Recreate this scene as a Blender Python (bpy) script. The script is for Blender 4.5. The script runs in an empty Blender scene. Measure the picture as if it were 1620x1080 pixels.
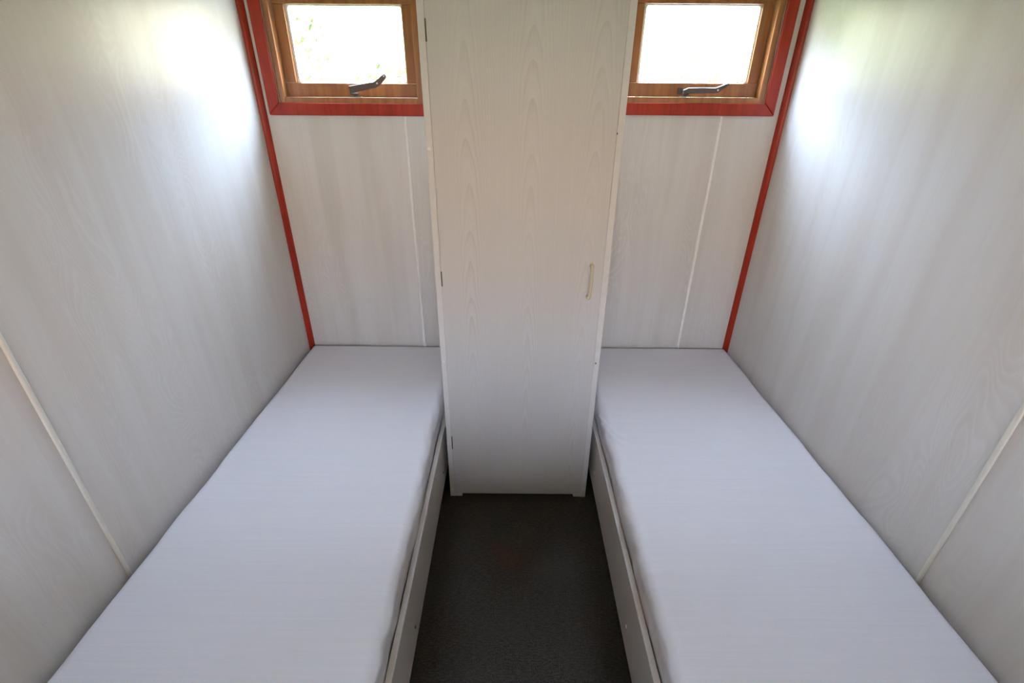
import bpy, bmesh, math, random
from mathutils import Vector, Matrix
random.seed(4)
sc = bpy.context.scene
COL = sc.collection

# ------------------------------------------------------------------ camera
cam_d = bpy.data.cameras.new('camera')
cam = bpy.data.objects.new('camera', cam_d); COL.objects.link(cam)
cam_d.sensor_width = 36.0; cam_d.sensor_fit = 'HORIZONTAL'
cam_d.lens = 751.57 / 1620.0 * 36.0
cam_d.clip_start = 0.02; cam_d.clip_end = 200
PITCH, YAW, ROLL = .4804, .0009, .0086
_f = Vector((math.sin(YAW)*math.cos(PITCH), math.cos(YAW)*math.cos(PITCH), -math.sin(PITCH)))
_r = Vector((math.cos(YAW), -math.sin(YAW), 0)); _u = _r.cross(_f)
_r2 = _r*math.cos(ROLL) + _u*math.sin(ROLL); _u2 = _r2.cross(_f)
M = Matrix((( _r2.x, _u2.x, -_f.x, 0), (_r2.y, _u2.y, -_f.y, 0), (_r2.z, _u2.z, -_f.z, 1.53), (0, 0, 0, 1)))
cam.matrix_world = M
sc.camera = cam

# ------------------------------------------------------------------ sky, exposure
sc.view_settings.view_transform = 'Standard'
sc.view_settings.look = 'None'
sc.view_settings.exposure = -0.10
sc.view_settings.gamma = 1.0
sc.view_settings.use_curve_mapping = False

SKY_LOW = (1.0, 0.90, 0.77, 1)     # bright haze near the horizon
SKY_HIGH = (3.0, 3.7, 5.2, 1)    # blue overhead
SKY_STRENGTH = 19
w = bpy.data.worlds.new('sky'); sc.world = w; w.use_nodes = True
nt = w.node_tree; nt.nodes.clear()
tc = nt.nodes.new('ShaderNodeTexCoord'); sp = nt.nodes.new('ShaderNodeSeparateXYZ')
cr = nt.nodes.new('ShaderNodeValToRGB')
e = cr.color_ramp.elements
e[0].position = 0.0; e[0].color = (0.30, 0.25, 0.17, 1)
e[1].position = 1.0; e[1].color = (2.3, 2.9, 4.0, 1)
for p, c in ((0.49, (0.34, 0.30, 0.20, 1)), (0.505, SKY_LOW), (0.57, SKY_LOW), (0.66, (1.8, 2.25, 3.1, 1)), (0.80, SKY_HIGH)):
    k = e.new(p); k.color = c
mr = nt.nodes.new('ShaderNodeMapRange'); mr.inputs['From Min'].default_value = -1; mr.inputs['From Max'].default_value = 1
bg = nt.nodes.new('ShaderNodeBackground'); bg.inputs['Strength'].default_value = SKY_STRENGTH
wo = nt.nodes.new('ShaderNodeOutputWorld')
nt.links.new(tc.outputs['Generated'], sp.inputs[0]); nt.links.new(sp.outputs['Z'], mr.inputs['Value'])
nt.links.new(mr.outputs[0], cr.inputs[0]); nt.links.new(cr.outputs[0], bg.inputs[0]); nt.links.new(bg.outputs[0], wo.inputs[0])

# ------------------------------------------------------------------ node helpers
class NT:
    def __init__(s, name):
        s.m = bpy.data.materials.new(name); s.m.use_nodes = True
        s.t = s.m.node_tree; s.b = s.t.nodes['Principled BSDF']; s.out = s.t.nodes['Material Output']
    def n(s, kind, **kw):
        o = s.t.nodes.new(kind)
        for k, v in kw.items(): setattr(o, k, v)
        return o
    def l(s, a, b): s.t.links.new(a, b)
    def math(s, op, a, b=None, c=None, clamp=False):
        o = s.t.nodes.new('ShaderNodeMath'); o.operation = op; o.use_clamp = clamp
        for i, v in enumerate((a, b, c)):
            if v is None: continue
            if isinstance(v, (int, float)): o.inputs[i].default_value = v
            else: s.l(v, o.inputs[i])
        return o.outputs[0]
    def coords(s, scale=(1, 1, 1)):
        t = s.n('ShaderNodeTexCoord'); mp = s.n('ShaderNodeMapping'); mp.inputs['Scale'].default_value = scale
        s.l(t.outputs['Object'], mp.inputs[0]); return mp.outputs[0]
    def noise(s, vec, scale, detail=3, rough=.5, dist=0):
        o = s.n('ShaderNodeTexNoise'); o.inputs['Scale'].default_value = scale; o.inputs['Detail'].default_value = detail
        o.inputs['Roughness'].default_value = rough; o.inputs['Distortion'].default_value = dist
        s.l(vec, o.inputs['Vector']); return o.outputs['Fac']
    def mix(s, fac, a, b):
        o = s.n('ShaderNodeMix', data_type='RGBA')
        if isinstance(fac, (int, float)): o.inputs['Factor'].default_value = fac
        else: s.l(fac, o.inputs['Factor'])
        for i, v in ((6, a), (7, b)):
            if isinstance(v, tuple): o.inputs[i].default_value = (*v, 1) if len(v) == 3 else v
            else: s.l(v, o.inputs[i])
        return o.outputs[2]
    def smooth(s, v, a, b):
        o = s.n('ShaderNodeMapRange', interpolation_type='SMOOTHSTEP'); s.l(v, o.inputs['Value'])
        o.inputs['From Min'].default_value = a; o.inputs['From Max'].default_value = b; return o.outputs[0]
    def bump(s, h, strength, dist=.002):
        o = s.n('ShaderNodeBump'); o.inputs['Strength'].default_value = strength; o.inputs['Distance'].default_value = dist
        s.l(h, o.inputs['Height']); s.l(o.outputs[0], s.b.inputs['Normal'])
    def set(s, **kw):
        for k, v in kw.items():
            i = s.b.inputs[k.replace('_', ' ')]
            i.default_value = (*v, 1) if isinstance(v, tuple) else v

def plain(name, col, rough=.5, metal=0, spec=.5):
    m = NT(name); m.set(Base_Color=col, Roughness=rough, Metallic=metal)
    m.b.inputs['Specular IOR Level'].default_value = spec
    v = m.coords(); f = m.noise(v, 60, 2)
    c = m.mix(f, tuple(x*.93 for x in col), tuple(min(1, x*1.05) for x in col)); m.l(c, m.b.inputs['Base Color'])
    return m.m

# white laminate wall panelling: flowing flat-sawn grain, long in z, as contour lines of a stretched noise
def laminate_wall(name, across, base, dark, light, rough=.33, seed=0.0, amount=1.0):
    m = NT(name)
    s = (2.6, 2.6, .62)
    vec = m.coords(s)
    add = m.n('ShaderNodeVectorMath', operation='ADD'); m.l(vec, add.inputs[0]); add.inputs[1].default_value = (seed, seed*1.7, seed*.6)
    v = add.outputs[0]
    n = m.noise(v, 1.25, 3.0, .48, .35)
    lines = m.math('SINE', m.math('MULTIPLY', n, 230.0))
    lines = m.math('POWER', m.math('ABSOLUTE', lines), 4.0)
    # grain is only strong in places
    mask = m.smooth(m.noise(v, 2.1, 2), .46, .66)
    fine = m.noise(m.coords((90, 90, 2.2)), 1.0, 3, .6)
    pores = m.smooth(m.noise(m.coords((160, 160, 7)), 1.0, 1), .62, .72)
    band = m.smooth(m.noise(m.coords((9, 9, .8)), 1.0, 2), .40, .66)
    c = m.mix(m.math('MULTIPLY', band, .45*amount), base, dark)
    c = m.mix(m.math('MULTIPLY', m.math('MULTIPLY', lines, mask), .20*amount), c, dark)
    l2 = m.math('POWER', m.math('ABSOLUTE', m.math('SINE', m.math('MULTIPLY_ADD', n, 230.0, 1.3))), 10.0)
    c = m.mix(m.math('MULTIPLY', m.math('MULTIPLY', l2, mask), .22*amount), c, light)
    c = m.mix(m.math('MULTIPLY', m.smooth(fine, .45, .75), .22*amount), c, dark)
    c = m.mix(m.math('MULTIPLY', pores, .12*amount), c, light)
    m.l(c, m.b.inputs['Base Color'])
    m.set(Roughness=rough); m.b.inputs['Specular IOR Level'].default_value = .5
    m.bump(fine, .10, .0006)
    return m.m

# cathedral grain in three repeated columns (wardrobe door)
def laminate_cathedral(name, base, dark, light, x0=.022, pitch=.19, rough=.42):
    m = NT(name)
    t = m.n('ShaderNodeTexCoord'); sx = m.n('ShaderNodeSeparateXYZ'); m.l(t.outputs['Object'], sx.inputs[0])
    X, Z = sx.outputs['X'], sx.outputs['Z']
    wob = m.noise(m.coords((5, 5, 2.2)), 1.0, 2)
    wx = m.math('MULTIPLY_ADD', wob, .030, -.015)
    xs = m.math('ADD', m.math('SUBTRACT', X, x0 - pitch*.5 - 10*pitch), wx)
    col = m.math('FLOOR', m.math('DIVIDE', xs, pitch))
    dx = m.math('SUBTRACT', m.math('MODULO', xs, pitch), pitch*.5)
    zz = m.math('ADD', Z, m.math('MULTIPLY', m.math('SINE', m.math('MULTIPLY', col, 2.4)), .06))
    h = m.math('MULTIPLY_ADD', m.math('ADD', zz, m.math('MULTIPLY', m.noise(m.coords((3, 3, 5)), 1.0, 1), .22)), .042, .0)
    r = m.math('SQRT', m.math('ADD', m.math('MULTIPLY', dx, dx), m.math('MULTIPLY', h, h)))
    ring = m.math('FRACT', m.math('MULTIPLY', r, 1/.0050))
    edge = m.math('POWER', ring, 3.0)
    ring2 = m.math('FRACT', m.math('MULTIPLY', r, 1/.0021))
    inner = m.math('SUBTRACT', 1.0, m.smooth(m.math('ABSOLUTE', dx), .018, .045))
    fine = m.noise(m.coords((230, 230, 2)), 1.0, 2, .6)
    varn = m.smooth(m.noise(m.coords((6, 6, 1.4)), 1.0, 2), .35, .68)
    c = m.mix(m.math('MULTIPLY', inner, .12), base, light)
    amp = m.math('MULTIPLY', m.math('MULTIPLY_ADD', inner, .22, .24), m.math('MULTIPLY_ADD', varn, .7, .3))
    c = m.mix(m.math('MULTIPLY', edge, amp), c, dark)
    c = m.mix(m.math('MULTIPLY', ring2, .10), c, dark)
    c = m.mix(m.math('MULTIPLY', m.smooth(fine, .40, .75), .20), c, light)
    m.l(c, m.b.inputs['Base Color']); m.set(Roughness=rough)
    m.bump(edge, .05, .0004)
    return m.m

def stained_wood(name, base, dark, rough=.28, sc_=(40, 40, 3), spec=.3, coat=0):
    m = NT(name)
    n = m.noise(m.coords(sc_), 1.0, 4, .6, .4)
    c = m.mix(m.smooth(n, .3, .75), base, dark); m.l(c, m.b.inputs['Base Color'])
    m.set(Roughness=rough); m.b.inputs['Specular IOR Level'].default_value = spec
    m.b.inputs['Coat Weight'].default_value = coat; m.b.inputs['Coat Roughness'].default_value = .2
    m.bump(n, .08, .0005)
    return m.m

def sheet_fabric():
    m = NT('sheet_cotton')
    str_ = m.noise(m.coords((4, 240, 4)), 1.0, 3, .6)
    str2 = m.noise(m.coords((160, 4, 4)), 1.0, 2, .6)
    c = m.mix(m.smooth(str_, .3, .75), (.80, .79, .83), (.77, .76, .805)); m.l(c, m.b.inputs['Base Color'])
    m.set(Roughness=.85); m.b.inputs['Sheen Weight'].default_value = .15; m.b.inputs['Specular IOR Level'].default_value = .25
    big = m.noise(m.coords((2.5, 14, 6)), 1.0, 2)
    h = m.math('ADD', m.math('MULTIPLY', big, 3.5), m.math('ADD', m.math('MULTIPLY', str_, .10), m.math('MULTIPLY', str2, .15)))
    m.bump(h, .35, .0025)
    return m.m

def carpet():
    m = NT('carpet_pile')
    a = m.noise(m.coords((1, 1, 1)), 260, 3, .7); b = m.noise(m.coords((60, 260, 60)), 1.0, 3, .7)
    big = m.noise(m.coords((1, 1, 1)), 5, 3)
    spk = m.math('ADD', m.math('MULTIPLY', a, .55), m.math('MULTIPLY', b, .45))
    c = m.mix(m.smooth(spk, .35, .66), (.020, .018, .016), (.098, .086, .076))
    c = m.mix(m.math('MULTIPLY', m.smooth(big, .35, .7), .35), c, (.062, .062, .060))
    # rusty stain with a shape of its own
    t = m.n('ShaderNodeTexCoord'); sub = m.n('ShaderNodeVectorMath', operation='DISTANCE')
    m.l(t.outputs['Object'], sub.inputs[0]); sub.inputs[1].default_value = (0.0, 1.19, 0)
    d = m.math('ADD', sub.outputs['Value'], m.math('MULTIPLY_ADD', m.noise(m.coords((1, 1, 1)), 14, 3), .16, -.08))
    c = m.mix(m.math('MULTIPLY', m.math('SUBTRACT', 1.0, m.smooth(d, .01, .12)), .20), c, (.16, .055, .02))
    m.l(c, m.b.inputs['Base Color']); m.set(Roughness=.95); m.b.inputs['Specular IOR Level'].default_value = .1
    m.bump(spk, .9, .004)
    return m.m

def glass(name='window_glass', tint=(.96, .98, .96)):
    m = NT(name); t = m.t; t.nodes.remove(m.b)
    tr = m.n('ShaderNodeBsdfTransparent'); gl = m.n('ShaderNodeBsdfGlossy'); gl.inputs['Roughness'].default_value = .02
    fr = m.n('ShaderNodeFresnel'); ge = m.n('ShaderNodeNewGeometry'); m.l(m.math('MULTIPLY_ADD', ge.outputs['Backfacing'], 1/1.45-1.45, 1.45), fr.inputs['IOR'])
    tr.inputs[0].default_value = (*tint, 1)
    mx = m.n('ShaderNodeMixShader'); m.l(fr.outputs[0], mx.inputs[0]); m.l(tr.outputs[0], mx.inputs[1]); m.l(gl.outputs[0], mx.inputs[2])
    m.l(mx.outputs[0], m.out.inputs[0]); return m.m

MAT = {}
WB, WD, WL_ = (.71, .68, .64), (.61, .55, .49), (.78, .76, .735)
MAT['wall_left'] = laminate_wall('laminate_left', 'y', WB, WD, WL_, seed=3.1, amount=1.1)
MAT['wall_right'] = laminate_wall('laminate_right', 'y', WB, WD, WL_, seed=11.7, amount=1.1)
MAT['wall_back'] = laminate_wall('laminate_back', 'x', (.66, .63, .585), (.53, .49, .43), WL_, seed=7.3, rough=.4)
MAT['door'] = laminate_cathedral('wardrobe_laminate', (.61, .605, .585), (.44, .385, .335), (.68, .675, .66))
MAT['carcass'] = plain('carcass_laminate', (.70, .69, .66), .4)
MAT['red'] = stained_wood('red_mahogany_stain', (.38, .028, .010), (.26, .018, .007), spec=.25)
MAT['brown'] = stained_wood('brown_varnish', (.38, .145, .036), (.25, .085, .022), .3, coat=.5)
MAT['cream'] = plain('cream_strip', (.78, .75, .66), .35)
MAT['white_strip'] = plain('white_strip', (.88, .86, .82), .35)
MAT['sheet'] = sheet_fabric()
MAT['foam'] = plain('foam', (.75, .70, .45), .9)
MAT['board'] = laminate_cathedral('bed_board_laminate', (.60, .565, .53), (.50, .45, .40), (.66, .64, .62), pitch=.3, x0=0)
MAT['carpet'] = carpet()
MAT['glass'] = glass()
TS = 1.0
MAT['tinted'] = glass('fill_window_tint', (.95*TS, .875*TS, .845*TS))   # warms the added rear window's light; crossed twice, front and back face
MAT['bronze'] = plain('bronzed_metal', (.11, .085, .07), .42, .4)
MAT['steel'] = plain('rivet_steel', (.75, .72, .65), .3, 1)
MAT['brass'] = plain('old_brass', (.13, .105, .05), .45, .8)
MAT['cap_white'] = plain('white_plastic', (.85, .84, .80), .35)
MAT['screw_dark'] = plain('dark_screw', (.06, .055, .05), .4, .6)
MAT['handle'] = plain('cream_plastic', (.62, .55, .40), .25)
MAT['sealant'] = plain('white_sealant', (.82, .82, .80), .5)
MAT['ceiling'] = plain('varnished_pine_ceiling', (.82, .62, .50), .6)
MAT['slat'] = plain('pine_slat', (.55, .40, .24), .6)
MAT['grass'] = plain('lawn', (.10, .14, .04), .9)
MAT['leaf'] = plain('leaves', (.30, .36, .15), .7)
MAT['pale_ground'] = plain('added_pale_ground', (.30, .29, .27), .95)

# ------------------------------------------------------------------ mesh helpers
def link(name, bm, mat, parent=None, smooth=False):
    me = bpy.data.meshes.new(name); bm.normal_update(); bm.to_mesh(me); bm.free()
    o = bpy.data.objects.new(name, me); COL.objects.link(o); me.materials.append(mat)
    if parent: o.parent = parent
    if smooth:
        for p in me.polygons: p.use_smooth = True
    return o
def empty(name, loc=(0, 0, 0)):
    o = bpy.data.objects.new(name, None); COL.objects.link(o); o.location = loc; o.empty_display_size = .1; return o
def tag(o, label, cat, group=None):
    o['label'] = label; o['category'] = cat
    if group: o['group'] = group
    return o
def structure(o): o['kind'] = 'structure'; return o
def bevel(bm, geom, w, seg=2):
    if w > 0: bmesh.ops.bevel(bm, geom=geom, offset=w, segments=seg, profile=.5, affect='EDGES')
def box(bm, x0, x1, y0, y1, z0, z1, bev=0, seg=2):
    v = [bm.verts.new(p) for p in ((x0, y0, z0), (x1, y0, z0), (x1, y1, z0), (x0, y1, z0), (x0, y0, z1), (x1, y0, z1), (x1, y1, z1), (x0, y1, z1))]
    fs = [bm.faces.new([v[i] for i in f]) for f in ((3, 2, 1, 0), (4, 5, 6, 7), (0, 1, 5, 4), (1, 2, 6, 5), (2, 3, 7, 6), (3, 0, 4, 7))]
    if bev:
        bevel(bm, list({e for f in fs for e in f.edges}), bev, seg)
def prism(bm, poly, axis, a, b, bev=0, seg=2):
    """poly of 2D points in the plane perpendicular to axis, extruded from a to b"""
    def P(p, t):
        return {'x': (t, p[0], p[1]), 'y': (p[0], t, p[1]), 'z': (p[0], p[1], t)}[axis]
    A = [bm.verts.new(P(p, a)) for p in poly]; B = [bm.verts.new(P(p, b)) for p in poly]; n = len(poly)
    fs = [bm.faces.new(A), bm.faces.new(B[::-1])] + [bm.faces.new((A[i], B[i], B[(i+1) % n], A[(i+1) % n])) for i in range(n)]
    bmesh.ops.recalc_face_normals(bm, faces=fs)
    if bev: bevel(bm, list({e for f in fs for e in f.edges}), bev, seg)
def cyl(bm, c, axis, r, h, n=20, r2=None):
    rot = {'z': Matrix(), 'y': Matrix.Rotation(math.pi/2, 4, 'X'), 'x': Matrix.Rotation(math.pi/2, 4, 'Y')}[axis]
    bmesh.ops.create_cone(bm, cap_ends=True, segments=n, radius1=r, radius2=r if r2 is None else r2, depth=h, matrix=Matrix.Translation(c) @ rot)
def mitred_frame(bm, x0, x1, z0, z1, w_, y0, y1, bev):
    o = [(x0, z0), (x1, z0), (x1, z1), (x0, z1)]; i = [(x0+w_, z0+w_), (x1-w_, z0+w_), (x1-w_, z1-w_), (x0+w_, z1-w_)]
    for k in range(4):
        j = (k+1) % 4
        prism(bm, [o[k], o[j], i[j], i[k]], 'y', y0, y1, bev, 3)
def tube(bm, pts, rad, n=14):
    pts = [Vector(p) for p in pts]; rings = []
    up = Vector((1, 0, 0))
    for i, p in enumerate(pts):
        t = (pts[min(i+1, len(pts)-1)] - pts[max(i-1, 0)]).normalized()
        a = t.cross(up).normalized(); b = t.cross(a).normalized()
        r = rad[i] if isinstance(rad, (list, tuple)) else rad
        rings.append([bm.verts.new(p + a*math.cos(2*math.pi*k/n)*r + b*math.sin(2*math.pi*k/n)*r) for k in range(n)])
    for A, B in zip(rings, rings[1:]):
        for k in range(n): bm.faces.new((A[k], A[(k+1) % n], B[(k+1) % n], B[k]))
    bm.faces.new(rings[0][::-1]); bm.faces.new(rings[-1])

# ------------------------------------------------------------------ room
D = 2.146; XL, XR = -1.027, 1.101; YR = -1.75; H = 2.18
def holed_wall(name, mat, axis, a0, a1, z0, z1, t0, t1, holes):
    """wall slab between thickness coordinates t0..t1, with rectangular holes (a0,a1,z0,z1)"""
    As = sorted({a0, a1, *[h[0] for h in holes], *[h[1] for h in holes]}); Zs = sorted({z0, z1, *[h[2] for h in holes], *[h[3] for h in holes]})
    bm = bmesh.new()
    solid = lambda i, j: 0 <= i < len(As)-1 and 0 <= j < len(Zs)-1 and not any(h[0] <= (As[i]+As[i+1])/2 <= h[1] and h[2] <= (Zs[j]+Zs[j+1])/2 <= h[3] for h in holes)
    V = {}
    def v(i, j, t):
        if (i, j, t) not in V:
            a, z = As[i], Zs[j]; V[(i, j, t)] = bm.verts.new((a, t, z) if axis == 'x' else (t, a, z))
        return V[(i, j, t)]
    for i in range(len(As)-1):
        for j in range(len(Zs)-1):
            if not solid(i, j): continue
            bm.faces.new((v(i, j, t0), v(i+1, j, t0), v(i+1, j+1, t0), v(i, j+1, t0)))
            bm.faces.new((v(i, j, t1), v(i, j+1, t1), v(i+1, j+1, t1), v(i+1, j, t1)))
            for (di, dj, p, q) in ((-1, 0, (i, j), (i, j+1)), (1, 0, (i+1, j), (i+1, j+1)), (0, -1, (i, j), (i+1, j)), (0, 1, (i, j+1), (i+1, j+1))):
                if not solid(i+di, j+dj):
                    bm.faces.new((v(*p, t0), v(*q, t0), v(*q, t1), v(*p, t1)))
    bmesh.ops.recalc_face_normals(bm, faces=bm.faces)
    return structure(link(name, bm, mat))

WINS = [dict(n=1, cx=-.6535, z=1.512), dict(n=2, cx=.7185, z=1.523)]     # z = top of the frame's sill rail
FW, FH = .533, .362                                                      # frame daylight opening
holes = [(q['cx']-FW/2-.024, q['cx']+FW/2+.024, q['z']-.024, q['z']+FH+.024) for q in WINS]
holed_wall('wall_back', MAT['wall_back'], 'x', XL-.06, XR+.06, 0, H, D, D+.07, holes)
holed_wall('wall_left', MAT['wall_left'], 'y', YR, D, 0, H, XL-.06, XL, [])
holed_wall('wall_right', MAT['wall_right'], 'y', YR, D, 0, H, XR, XR+.06, [])
holed_wall('wall_rear', MAT['wall_back'], 'x', XL-.06, XR+.06, 0, H, YR-.06, YR, [(-.76, .84, 1.20, 1.86)])
bm = bmesh.new(); box(bm, XL-.06, XR+.06, YR-.06, D+.07, -.06, 0); structure(link('floor', bm, MAT['carpet']))
bm = bmesh.new(); box(bm, XL-.06, XR+.06, YR-.06, D+.07, H, H+.06); structure(link('ceiling', bm, MAT['ceiling']))
# unseen additions behind the photographer: wide window for fill, half-height partition for shade
w3 = structure(empty('window_3', (.04, YR-.03, 1.53))); bm = bmesh.new(); t = .03
for a in ((-.80, .80, -.33, -.33+t), (-.80, .80, .33-t, .33), (-.80, -.80+t, -.33+t, .33-t), (.80-t, .80, -.33+t, .33-t), (-.02, .02, -.33+t, .33-t)): box(bm, a[0], a[1], -.028, .036, a[2], a[3], .002)
link('frame', bm, MAT['brown'], w3)
bm = bmesh.new(); box(bm, -.79, .79, 0, .004, -.32, .32); link('tinted_pane', bm, MAT['tinted'], w3)
bm = bmesh.new(); box(bm, XL+.0005, XR-.0005, -.56, -.53, .0, 1.13); structure(link('added_shade_partition', bm, MAT['wall_back']))  # added to keep the rear window's light off the aisle and door bottom

# red quadrant strips in the two back corners
def corner_trim(name, xw, sx):
    bm = bmesh.new(); R_ = .021
    pts = [(xw, D), (xw + sx*R_, D)] + [(xw + sx*R_*math.cos(a), D - R_*math.sin(a)) for a in [math.radians(d) for d in (15, 30, 45, 60, 75)]] + [(xw, D-R_)]
    prism(bm, pts, 'z', .0, H-.001); return structure(link(name, bm, MAT['red']))
corner_trim('trim_1', XL+.0005, 1); corner_trim('trim_2', XR-.0005, -1)
# half-round cover strips over the panel joints
def batten(name, on, pos, w_, z0, z1, mat):
    bm = bmesh.new(); N = 8; pts = []
    for k in range(N+1):
        a = math.pi*k/N; c, s = math.cos(a)*w_/2, math.sin(a)*.0045
        if on == 'left': pts.append((XL + s, pos + c))
        elif on == 'right': pts.append((XR - s, pos + c))
        else: pts.append((pos + c, D - s))
    prism(bm, pts, 'z', z0, z1); return structure(link(name, bm, mat, smooth=False))
batten('trim_3', 'left', .8447, .013, .02, H-.002, MAT['cream'])
batten('trim_4', 'right', .8414, .013, .02, H-.002, MAT['cream'])
batten('trim_5', 'back', -.444, .013, .02, 1.444, MAT['white_strip'])
batten('trim_6', 'back', .851, .013, .02, 1.455, MAT['white_strip'])

# ------------------------------------------------------------------ windows
def rail_box(bm, *a): box(bm, *a, bev=.0022, seg=2)
def window(q, arm, base_at, up):
    cx, z = q['cx'], q['z']
    w_ = structure(empty('window_%d' % q['n'], (cx, D, z)))
    x0, x1, z0, z1 = -FW/2, FW/2, 0, FH
    bm = bmesh.new(); g = .025
    mitred_frame(bm, x0-g-.045, x1+g+.045, z0-g-.041, z1+g+.045, .045, -.014, -.0005, .0035)
    link('architrave', bm, MAT['red'], w_)
    bm = bmesh.new()
    rail_box(bm, x0-.023, x0, .0, .068, z0-.0235, z1+.0235); rail_box(bm, x1, x1+.023, .0, .068, z0-.0235, z1+.0235)
    rail_box(bm, x0+.0003, x1-.0003, .0, .068, z0-.0235, z0); rail_box(bm, x0+.0003, x1-.0003, .0, .068, z1, z1+.0235)
    link('frame', bm, MAT['brown'], w_)
    s = empty('sash', (0, 0, 0)); s.parent = w_
    bpy.data.objects.remove(s)
    bm = bmesh.new(); ox0, ox1, oz0, oz1 = -.2235, .2235, .051, .314; a, b = .036, .064
    rail_box(bm, x0+.0015, x1-.0015, a, b, z0+.0003, oz0); rail_box(bm, x0+.0015, x1-.0015, a, b, oz1, z1-.0015)
    rail_box(bm, x0+.0015, ox0, a, b, oz0+.0004, oz1-.0004); rail_box(bm, ox1, x1-.0015, a, b, oz0+.0004, oz1-.0004)
    sash = link('sash', bm, MAT['brown'], w_)
    # sealant bead: a rectangular ring whose inner corners are rounded
    bm = bmesh.new(); inn, out = [], []
    ix0, ix1, iz0, iz1, rr = ox0+.010, ox1-.004, oz0+.003, oz1-.004, .010
    for (ccx, ccz, st) in ((ix1-rr, iz1-rr, 0), (ix0+rr, iz1-rr, 90), (ix0+rr, iz0+rr, 180), (ix1-rr, iz0+rr, 270)):
        for k in range(5):
            an = math.radians(st + 22.5*k); inn.append((ccx+rr*math.cos(an), ccz+rr*math.sin(an)))
            sx = ox1+.0008 if math.cos(math.radians(st+45)) > 0 else ox0-.0008; sz = oz1+.0008 if math.sin(math.radians(st+45)) > 0 else oz0-.0008
            out.append((sx, sz) if k == 2 else ((sx, inn[-1][1]) if (k < 2) == (st in (0, 180)) else (inn[-1][0], sz)))
    n = len(inn); L = {}
    for nm, pts in (('i', inn), ('o', out)):
        for t in (.048, .056): L[nm, t] = [bm.verts.new((p[0], t, p[1])) for p in pts]
    for k in range(n):
        j = (k+1) % n
        bm.faces.new((L['i', .048][k], L['i', .048][j], L['o', .048][j], L['o', .048][k]))
        bm.faces.new((L['i', .056][k], L['o', .056][k], L['o', .056][j], L['i', .056][j]))
        bm.faces.new((L['i', .048][k], L['i', .056][k], L['i', .056][j], L['i', .048][j]))
    bmesh.ops.recalc_face_normals(bm, faces=bm.faces)
    link('sealant_bead', bm, MAT['sealant'], sash)
    bm = bmesh.new(); box(bm, ox0, ox1, .0515, .0545, oz0, oz1); link('glass_pane', bm, MAT['glass'], sash)
    # --- casement stay
    bx, bz = base_at
    bm = bmesh.new()
    box(bm, bx-.018, bx+.026, .004, .030, .0005, .0035, .001)                    # foot on the sill rail
    cyl(bm, (bx+.004, .016, .009), 'z', .008, .011, 16)
    box(bm, bx-.006, bx+.016, .008, .022, .008, .016, .002)
    base = link('stay_bracket', bm, MAT['bronze'], w_)
    bm = bmesh.new(); box(bm, bx-.024, bx-.004, .031, .0362, .010, .034, .001); cyl(bm, (bx-.014, .030, .024), 'y', .003, .003, 10)
    if up: pass
    link('keep_plate', bm, MAT['bronze'], w_)
    # arm: polyline of (x, z) with half heights, given thickness by an outline, then bevelled
    bm = bmesh.new(); top, bot = [], []
    for i, (px, pz, hh) in enumerate(arm):
        p0 = Vector(arm[max(i-1, 0)][:2]); p1 = Vector(arm[min(i+1, len(arm)-1)][:2]); t = (p1-p0).normalized(); nn = Vector((-t.y, t.x))
        top.append(tuple(Vector((px, pz)) + nn*hh*1.3)); bot.append(tuple(Vector((px, pz)) - nn*hh*1.3))
    prism(bm, top + bot[::-1], 'y', -.006, .010, .0022, 2)
    armo = link('stay_arm', bm, MAT['bronze'], w_)
    bm = bmesh.new()
    ex, ez, eh = arm[-1]; cyl(bm, (ex, .002, ez), 'y', eh*1.25, .020, 20); link('end_knob', bm, MAT['bronze'], armo, smooth=False)
    kx, kz, kh = arm[-3]
    bm = bmesh.new(); cyl(bm, (kx, -.0065, kz), 'y', .0030, .002, 14); link('rivet', bm, MAT['steel'], armo)
    if up:
        bm = bmesh.new(); cyl(bm, (ex-.001, -.0085, ez+.001), 'y', .0028, .002, 14); link('rivet', bm, MAT['steel'], armo)
    return w_
# left: arm lifted, right: arm nearly level
window(WINS[0], [(-.002, .028, .0095), (.050, .037, .0088), (.098, .045, .0080), (.112, .051, .0082), (.134, .069, .0068), (.143, .075, .0062)], (.012, 0), True)
window(WINS[1], [(-.040, .019, .0050), (-.022, .023, .0080), (.030, .024, .0080), (.080, .024, .0078), (.094, .026, .0078), (.118, .039, .0050), (.130, .046, .0036)], (-.030, 0), False)

# ------------------------------------------------------------------ wardrobe
WX0, WX1, WY, WH = -.256, .320, 1.500, 2.06
wd = tag(empty('wardrobe', ((WX0+WX1)/2, WY, 0)), 'tall narrow pale wood-grain wardrobe standing between the two beds', 'wardrobe')
ox = -(WX0+WX1)/2
def wpart(name, fn, mat, parent=None, smooth=False):
    bm = bmesh.new(); fn(bm)
    bmesh.ops.translate(bm, verts=bm.verts, vec=(ox, -WY, 0))
    return link(name, bm, mat, parent or wd, smooth)
YB = D - .006
wpart('side_panel', lambda b: box(b, WX0, WX0+.020, WY, YB, .0, WH, .0008), MAT['carcass'])
wpart('side_panel', lambda b: box(b, WX1-.020, WX1, WY, YB, .0, WH, .0008), MAT['carcass'])
wpart('top_panel', lambda b: box(b, WX0+.0205, WX1-.0205, WY+.004, YB, WH-.02, WH, .0008), MAT['carcass'])
wpart('bottom_panel', lambda b: box(b, WX0+.0205, WX1-.0205, WY+.022, YB, .06, .078), MAT['carcass'])
wpart('back_panel', lambda b: box(b, WX0+.0205, WX1-.0205, YB-.006, YB-.0005, .08, WH-.022), MAT['carcass'])
wpart('shelf', lambda b: box(b, WX0+.0205, WX1-.0205, WY+.04, YB-.008, 1.55, 1.568), MAT['carcass'])
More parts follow.
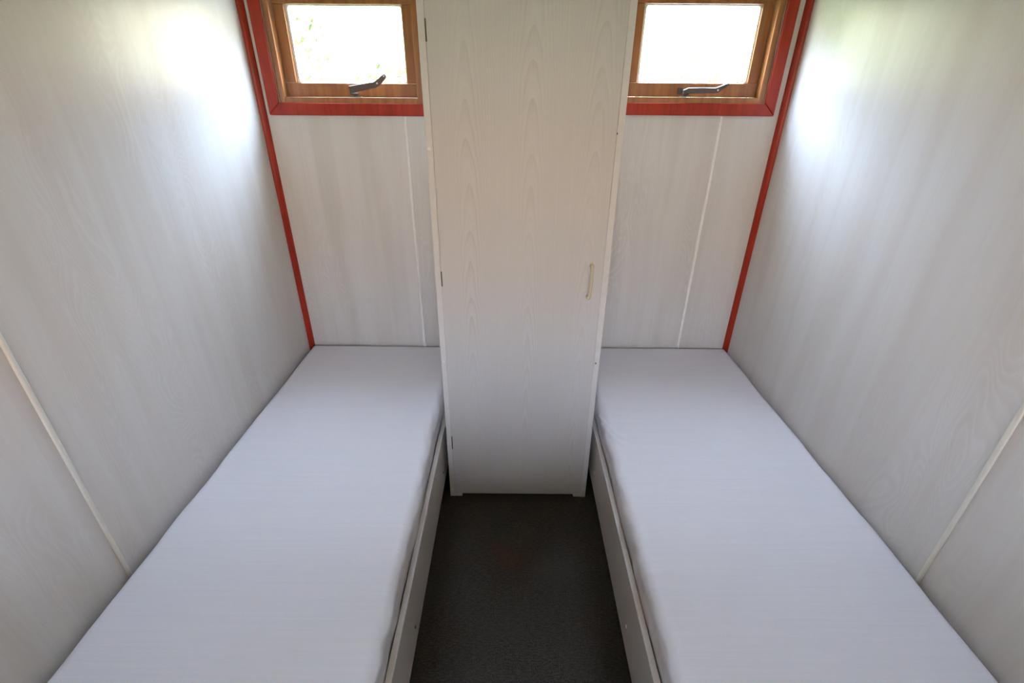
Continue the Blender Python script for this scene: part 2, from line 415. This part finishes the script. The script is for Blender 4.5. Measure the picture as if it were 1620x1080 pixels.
for a, b_ in ((WX0+.0203, WX0+.050), (WX1-.052, WX1-.0203)):
    wpart('foot_block', lambda b: box(b, a, b_, WY+.001, WY+.018, .0, .058, .0008), MAT['carcass'])
wpart('door_stop', lambda b: box(b, WX0+.0203, WX1-.0203, WY+.022, WY+.034, .08, .11), MAT['screw_dark'])
DX0, DX1 = WX0+.0209, WX1-.0209
door = wpart('door', lambda b: box(b, DX0, DX1, WY-.0035, WY+.0145, .019, WH-.024, .001), MAT['door'])
def handle(bm):
    pts, rad = [], []
    zc, hx = .978, DX1-.0405
    for k in range(25):
        t = k/24; a = math.pi*t
        y = WY-.0035 - .029*min(1, math.sin(a)**.45 if 0 < t < 1 else 0)
        zz = zc + .055*math.cos(a) if True else 0
        xx = hx + .004*(1-t) - .002
        pts.append((xx, y + .0005, zz)); rad.append(.0052 if .1 < t < .9 else .0058)
    tube(bm, pts, rad)
    for s, dz in ((1, .055), (-1, -.055)): cyl(bm, (hx+.002*s, WY-.0055, zc+dz), 'y', .0075, .004, 18)
h_ = wpart('handle', handle, MAT['handle'], door, True)
h_['label'] = 'small cream plastic bow handle'
for z0, z1 in ((1.652, 1.704), (.957, 1.008), (.262, .322)):
    def hinge(b):
        box(b, WX0+.0198, WX0+.0232, WY-.0042, WY+.012, z0, z1, .0004)
        cyl(b, (WX0+.0216, WY-.0040, (z0+z1)/2), 'z', .0019, (z1-z0), 10)
    o = wpart('hinge', hinge, MAT['brass']); o['label'] = 'narrow dark brass hinge'
for x, z, mt, lab in ((WX0+.010, .664, 'cap_white', 'white screw cap'), (WX1-.013, .662, 'screw_dark', 'dark screw head'), (WX0+.010, .040, 'cap_white', None), (WX1-.010, .046, 'cap_white', None), (WX0+.009, 1.385, 'cap_white', None), (WX1-.020, 1.43, 'screw_dark', None)):
    r = .0048 if mt == 'cap_white' else .0028
    o = wpart('screw_cap', lambda b: cyl(b, (x, WY-.0008, z), 'y', r, .0022, 16), MAT[mt])
    if lab: o['label'] = lab

# ------------------------------------------------------------------ beds and mattresses
BT, BB, MT = .311, .092, .395
def bed(name, xi, xw, sgn, label, screws):
    """xi = aisle face of the side board, xw = wall side; sgn = -1 for the left bed"""
    c = (xi+xw)/2; root = tag(empty(name, (c, 1.14, 0)), label, 'bed', 'built-in single beds either side of the aisle')
    def part(nm, fn, mat):
        b = bmesh.new(); fn(b); bmesh.ops.translate(b, verts=b.verts, vec=(-c, -1.14, 0)); return link(nm, b, mat, root)
    y0, y1 = .13, D-.012
    xin = xi + sgn*.017
    X = lambda a, b: (min(a, b), max(a, b))
    bd = part('side_board', lambda b: box(b, *X(xi, xin), y0, y1, BB, BT, .0012), MAT['board'])
    part('wall_rail', lambda b: box(b, *X(xw, xw-sgn*.03), y0, y1, .18, .245, .001), MAT['slat'])
    part('support_rail', lambda b: box(b, *X(xin+sgn*.0005, xin+sgn*.028), y0, y1, .18, .245, .001), MAT['slat'])
    part('end_board', lambda b: box(b, *X(xin+sgn*.0005, xw-sgn*.002), y0-.0165, y0-.0005, BB, BT, .001), MAT['board'])
    for k in range(12):
        yy = y0+.03 + k*.164
        part('slat', lambda b: box(b, *X(xin+sgn*.001, xw-sgn*.001), yy, yy+.09, .2455, .264, .001), MAT['slat'])
    for yy in (.145, 1.06, 2.06):
        for xx in (xin+sgn*.16, xw-sgn*.16):
            part('leg', lambda b: box(b, *X(xx, xx+sgn*.044), yy, yy+.044, 0, .245, .002), MAT['slat'])
    for (yy, zz, mt) in screws:
        r = .0052 if mt == 'cap_white' else .0042
        def f(b): cyl(b, (xi-sgn*.0008, yy, zz), 'x', r, .0022, 16)
        o = part('screw_cap', f, MAT[mt]); o['label'] = 'white screw cap' if mt == 'cap_white' else 'dark screw head'
    return root
bed('bed_frame', -.2735, XL+.004, -1, 'low pale wood-grain bed frame along the left wall, with dark screw heads', [(1.46, .17, 'screw_dark'), (.84, .155, 'screw_dark')])
bed('bed_frame', .339, XR-.004, 1, 'low pale wood-grain bed frame along the right wall, with white screw caps', [(1.46, .175, 'cap_white'), (.84, .165, 'cap_white')])

from mathutils import noise as mnoise
def mattress(xi, xw, sgn, label, seed):
    """rounded foam block in a fitted sheet; xi = aisle edge, xw = wall edge"""
    c = (xi+xw)/2; hw = abs(xi-xw)/2; y0, y1 = .155, D-.010; cy = (y0+y1)/2; hl = (y1-y0)/2
    zb, zt = .2655, MT
    root = tag(empty('mattress', (c, cy, zb)), label, 'mattress', 'white-sheeted mattresses')
    hgt = zt-zb
    bm = bmesh.new(); box(bm, -hw+.012, hw-.012, -hl+.012, hl-.012, .0005, hgt-.012, .02, 3); link('foam_core', bm, MAT['foam'], root)
    bm = bmesh.new()
    R_ = .030
    # param: cross-section across x: bottom hem (aisle) -> up -> top -> down (wall)
    def section(n_top, n_arc, n_side):
        S = []
        for k in range(n_side): S.append((1, k/n_side, 'side+'))
        return S
    prof = []      # (u across -1..1 offset from edge inwards, z)
    NS, NA, NT_ = 10, 8, 70
    for k in range(NS): prof.append((-hw, .004 + (hgt-R_-.004)*k/NS))
    for k in range(NA): a = math.pi/2*k/NA; prof.append((-hw + R_*(1-math.cos(a)), hgt-R_+R_*math.sin(a)))
    for k in range(NT_+1): prof.append((-hw+R_ + (2*hw-2*R_)*k/NT_, hgt))
    for k in range(NA): a = math.pi/2*(k+1)/NA; prof.append((hw-R_+R_*math.sin(a), hgt-R_+R_*math.cos(a)))
    for k in range(NS): prof.append((hw, hgt-R_ - (hgt-R_-.004)*(k+1)/NS))
    NL = 230
    rows = []
    for j in range(NL+1):
        v = -hl + 2*hl*j/NL
        ed = min(v+hl, hl-v)                       # distance from the end
        drop = 0
        if ed < R_: drop = R_ - math.sqrt(max(0, R_*R_-(R_-ed)**2))
        row = []
        for (x, z) in prof:
            # plan corner rounding
            cr_ = .045; px = x
            if ed < cr_:
                k_ = cr_ - math.sqrt(max(0, cr_*cr_-(cr_-ed)**2)); px = max(-hw+k_, min(hw-k_, x))
            zz = min(z, hgt-drop)
            wx, wy = c+px, cy+v
            side_aisle = (px*sgn < 0)
            e_ = hw-abs(px)
            # long, slow pull waves + fine ripples near the edges
            n1 = mnoise.noise(Vector((wx*2.0+seed, wy*2.4, 0)))*.0025
            rip = mnoise.noise(Vector((wx*6+seed, wy*26, z*14)))
            nearedge = max(0, 1 - e_/.10)
            if side_aisle:
                rip2 = mnoise.noise(Vector((wx*9+seed*2, wy*(9+6*nearedge) + e_*40, z*30)))
                dz = n1 + rip*.0022*nearedge**2 + rip2*.0035*nearedge
                if z < hgt-.01:
                    px += -sgn*(rip*.003 + rip2*.004); 
                    # gathered hem: tucks in to the board
                    t_ = max(0, 1 - z/(.055)); px += sgn*.008*t_
                px = px + (-sgn)*mnoise.noise(Vector((seed*3, wy*3.2, 0)))*.004*nearedge
            else:
                sc_w = mnoise.noise(Vector((seed*5, wy*7.5, 0)))
                dz = n1 + rip*.001*nearedge
                px += sgn*(-.004 + .006*sc_w)*nearedge
            if sgn > 0 and side_aisle:                # two pulled creases by the wardrobe corner
                for (cy_, amp) in ((1.40, .011), (1.355, .008)):
                    yy_ = cy_ + .16*math.exp(-max(0, e_)/.022)
                    dz += amp*math.exp(-((wy-yy_)/.010)**2)*max(0, 1-e_/.085)
            zz += dz if z > .03 else 0
            zz = zz if z > .03 else z
            row.append(bm.verts.new((px, v, max(.003, zz))))
        rows.append(row)
    for A, B in zip(rows, rows[1:]):
        for k in range(len(prof)-1): bm.faces.new((A[k], A[k+1], B[k+1], B[k]))
    # end drops
    for row, yv in ((rows[0], -hl-.001), (rows[-1], hl+.001)):
        prev = row
        for q in (0.6, 0.0):
            cur = [bm.verts.new((p.co.x, yv, max(.003, min(p.co.z, (hgt-R_)*q+.003)))) for p in row]
            for k in range(len(prof)-1): bm.faces.new((prev[k], prev[k+1], cur[k+1], cur[k]))
            prev = cur
    bmesh.ops.recalc_face_normals(bm, faces=bm.faces)
    link('fitted_sheet', bm, MAT['sheet'], root, True)
    return root
mattress(-.2925, XL+.010, -1, 'white sheeted mattress on the left bed, under the left window', 2.3)
mattress(.358, XR-.008, 1, 'white sheeted mattress on the right bed, under the right window', 9.1)

# ------------------------------------------------------------------ garden beyond the windows
bm = bmesh.new(); box(bm, -30, 30, -30, 40, -.40, -.30); structure(link('ground', bm, MAT['grass']))
bm = bmesh.new(); box(bm, .9, 7.5, 2.3, 24, -.299, -.285); structure(link('added_pale_strip', bm, MAT['pale_ground']))  # unseen pale strip, added to whiten the light reflected by the left wall
def shrub(x, y, rx, ry, h, label, n=1500):
    root = tag(empty('shrub', (x, y, -.3)), label, 'shrub', 'garden shrubs beyond the windows')
    bm = bmesh.new()
    for i in range(n):
        a = random.random()*2*math.pi; t = math.acos(random.uniform(-.3, 1)); rr = random.uniform(.75, 1.0)
        p = Vector((math.sin(t)*math.cos(a)*rx*rr, math.sin(t)*math.sin(a)*ry*rr, h*.45 + math.cos(t)*h*.55*rr))
        d1 = Vector((random.gauss(0, 1), random.gauss(0, 1), random.gauss(0, 1))).normalized(); d2 = d1.orthogonal().normalized()
        L, W_ = random.uniform(.10, .18), random.uniform(.05, .09)
        v = [bm.verts.new(p + q) for q in (-d1*L, d2*W_, d1*L, -d2*W_)]
        bm.faces.new(v)
    link('foliage', bm, MAT['leaf'], root)
    bm = bmesh.new()
    for k in range(4):
        a = k*1.6; tube(bm, [(0, 0, 0), (.1*math.cos(a), .1*math.sin(a), h*.3), (rx*.45*math.cos(a), ry*.45*math.sin(a), h*.75)], [.05, .04, .015], 8)
    link('stem', bm, MAT['slat'], root)
shrub(-4.25, 7.9, 1.7, 1.4, 4.4, 'tall leafy yellow-green garden tree outside the left window', 3500)
shrub(-2.6, 12.0, 1.5, .9, 2.6, 'low pale green garden shrub far outside, showing low in the left window')
shrub(.6, 10.5, 1.3, .9, 2.2, 'pale green garden shrub outside, straight behind the wardrobe')
shrub(3.4, 9.4, 1.5, .9, 2.4, 'pale green garden shrub outside, showing low in the right window')
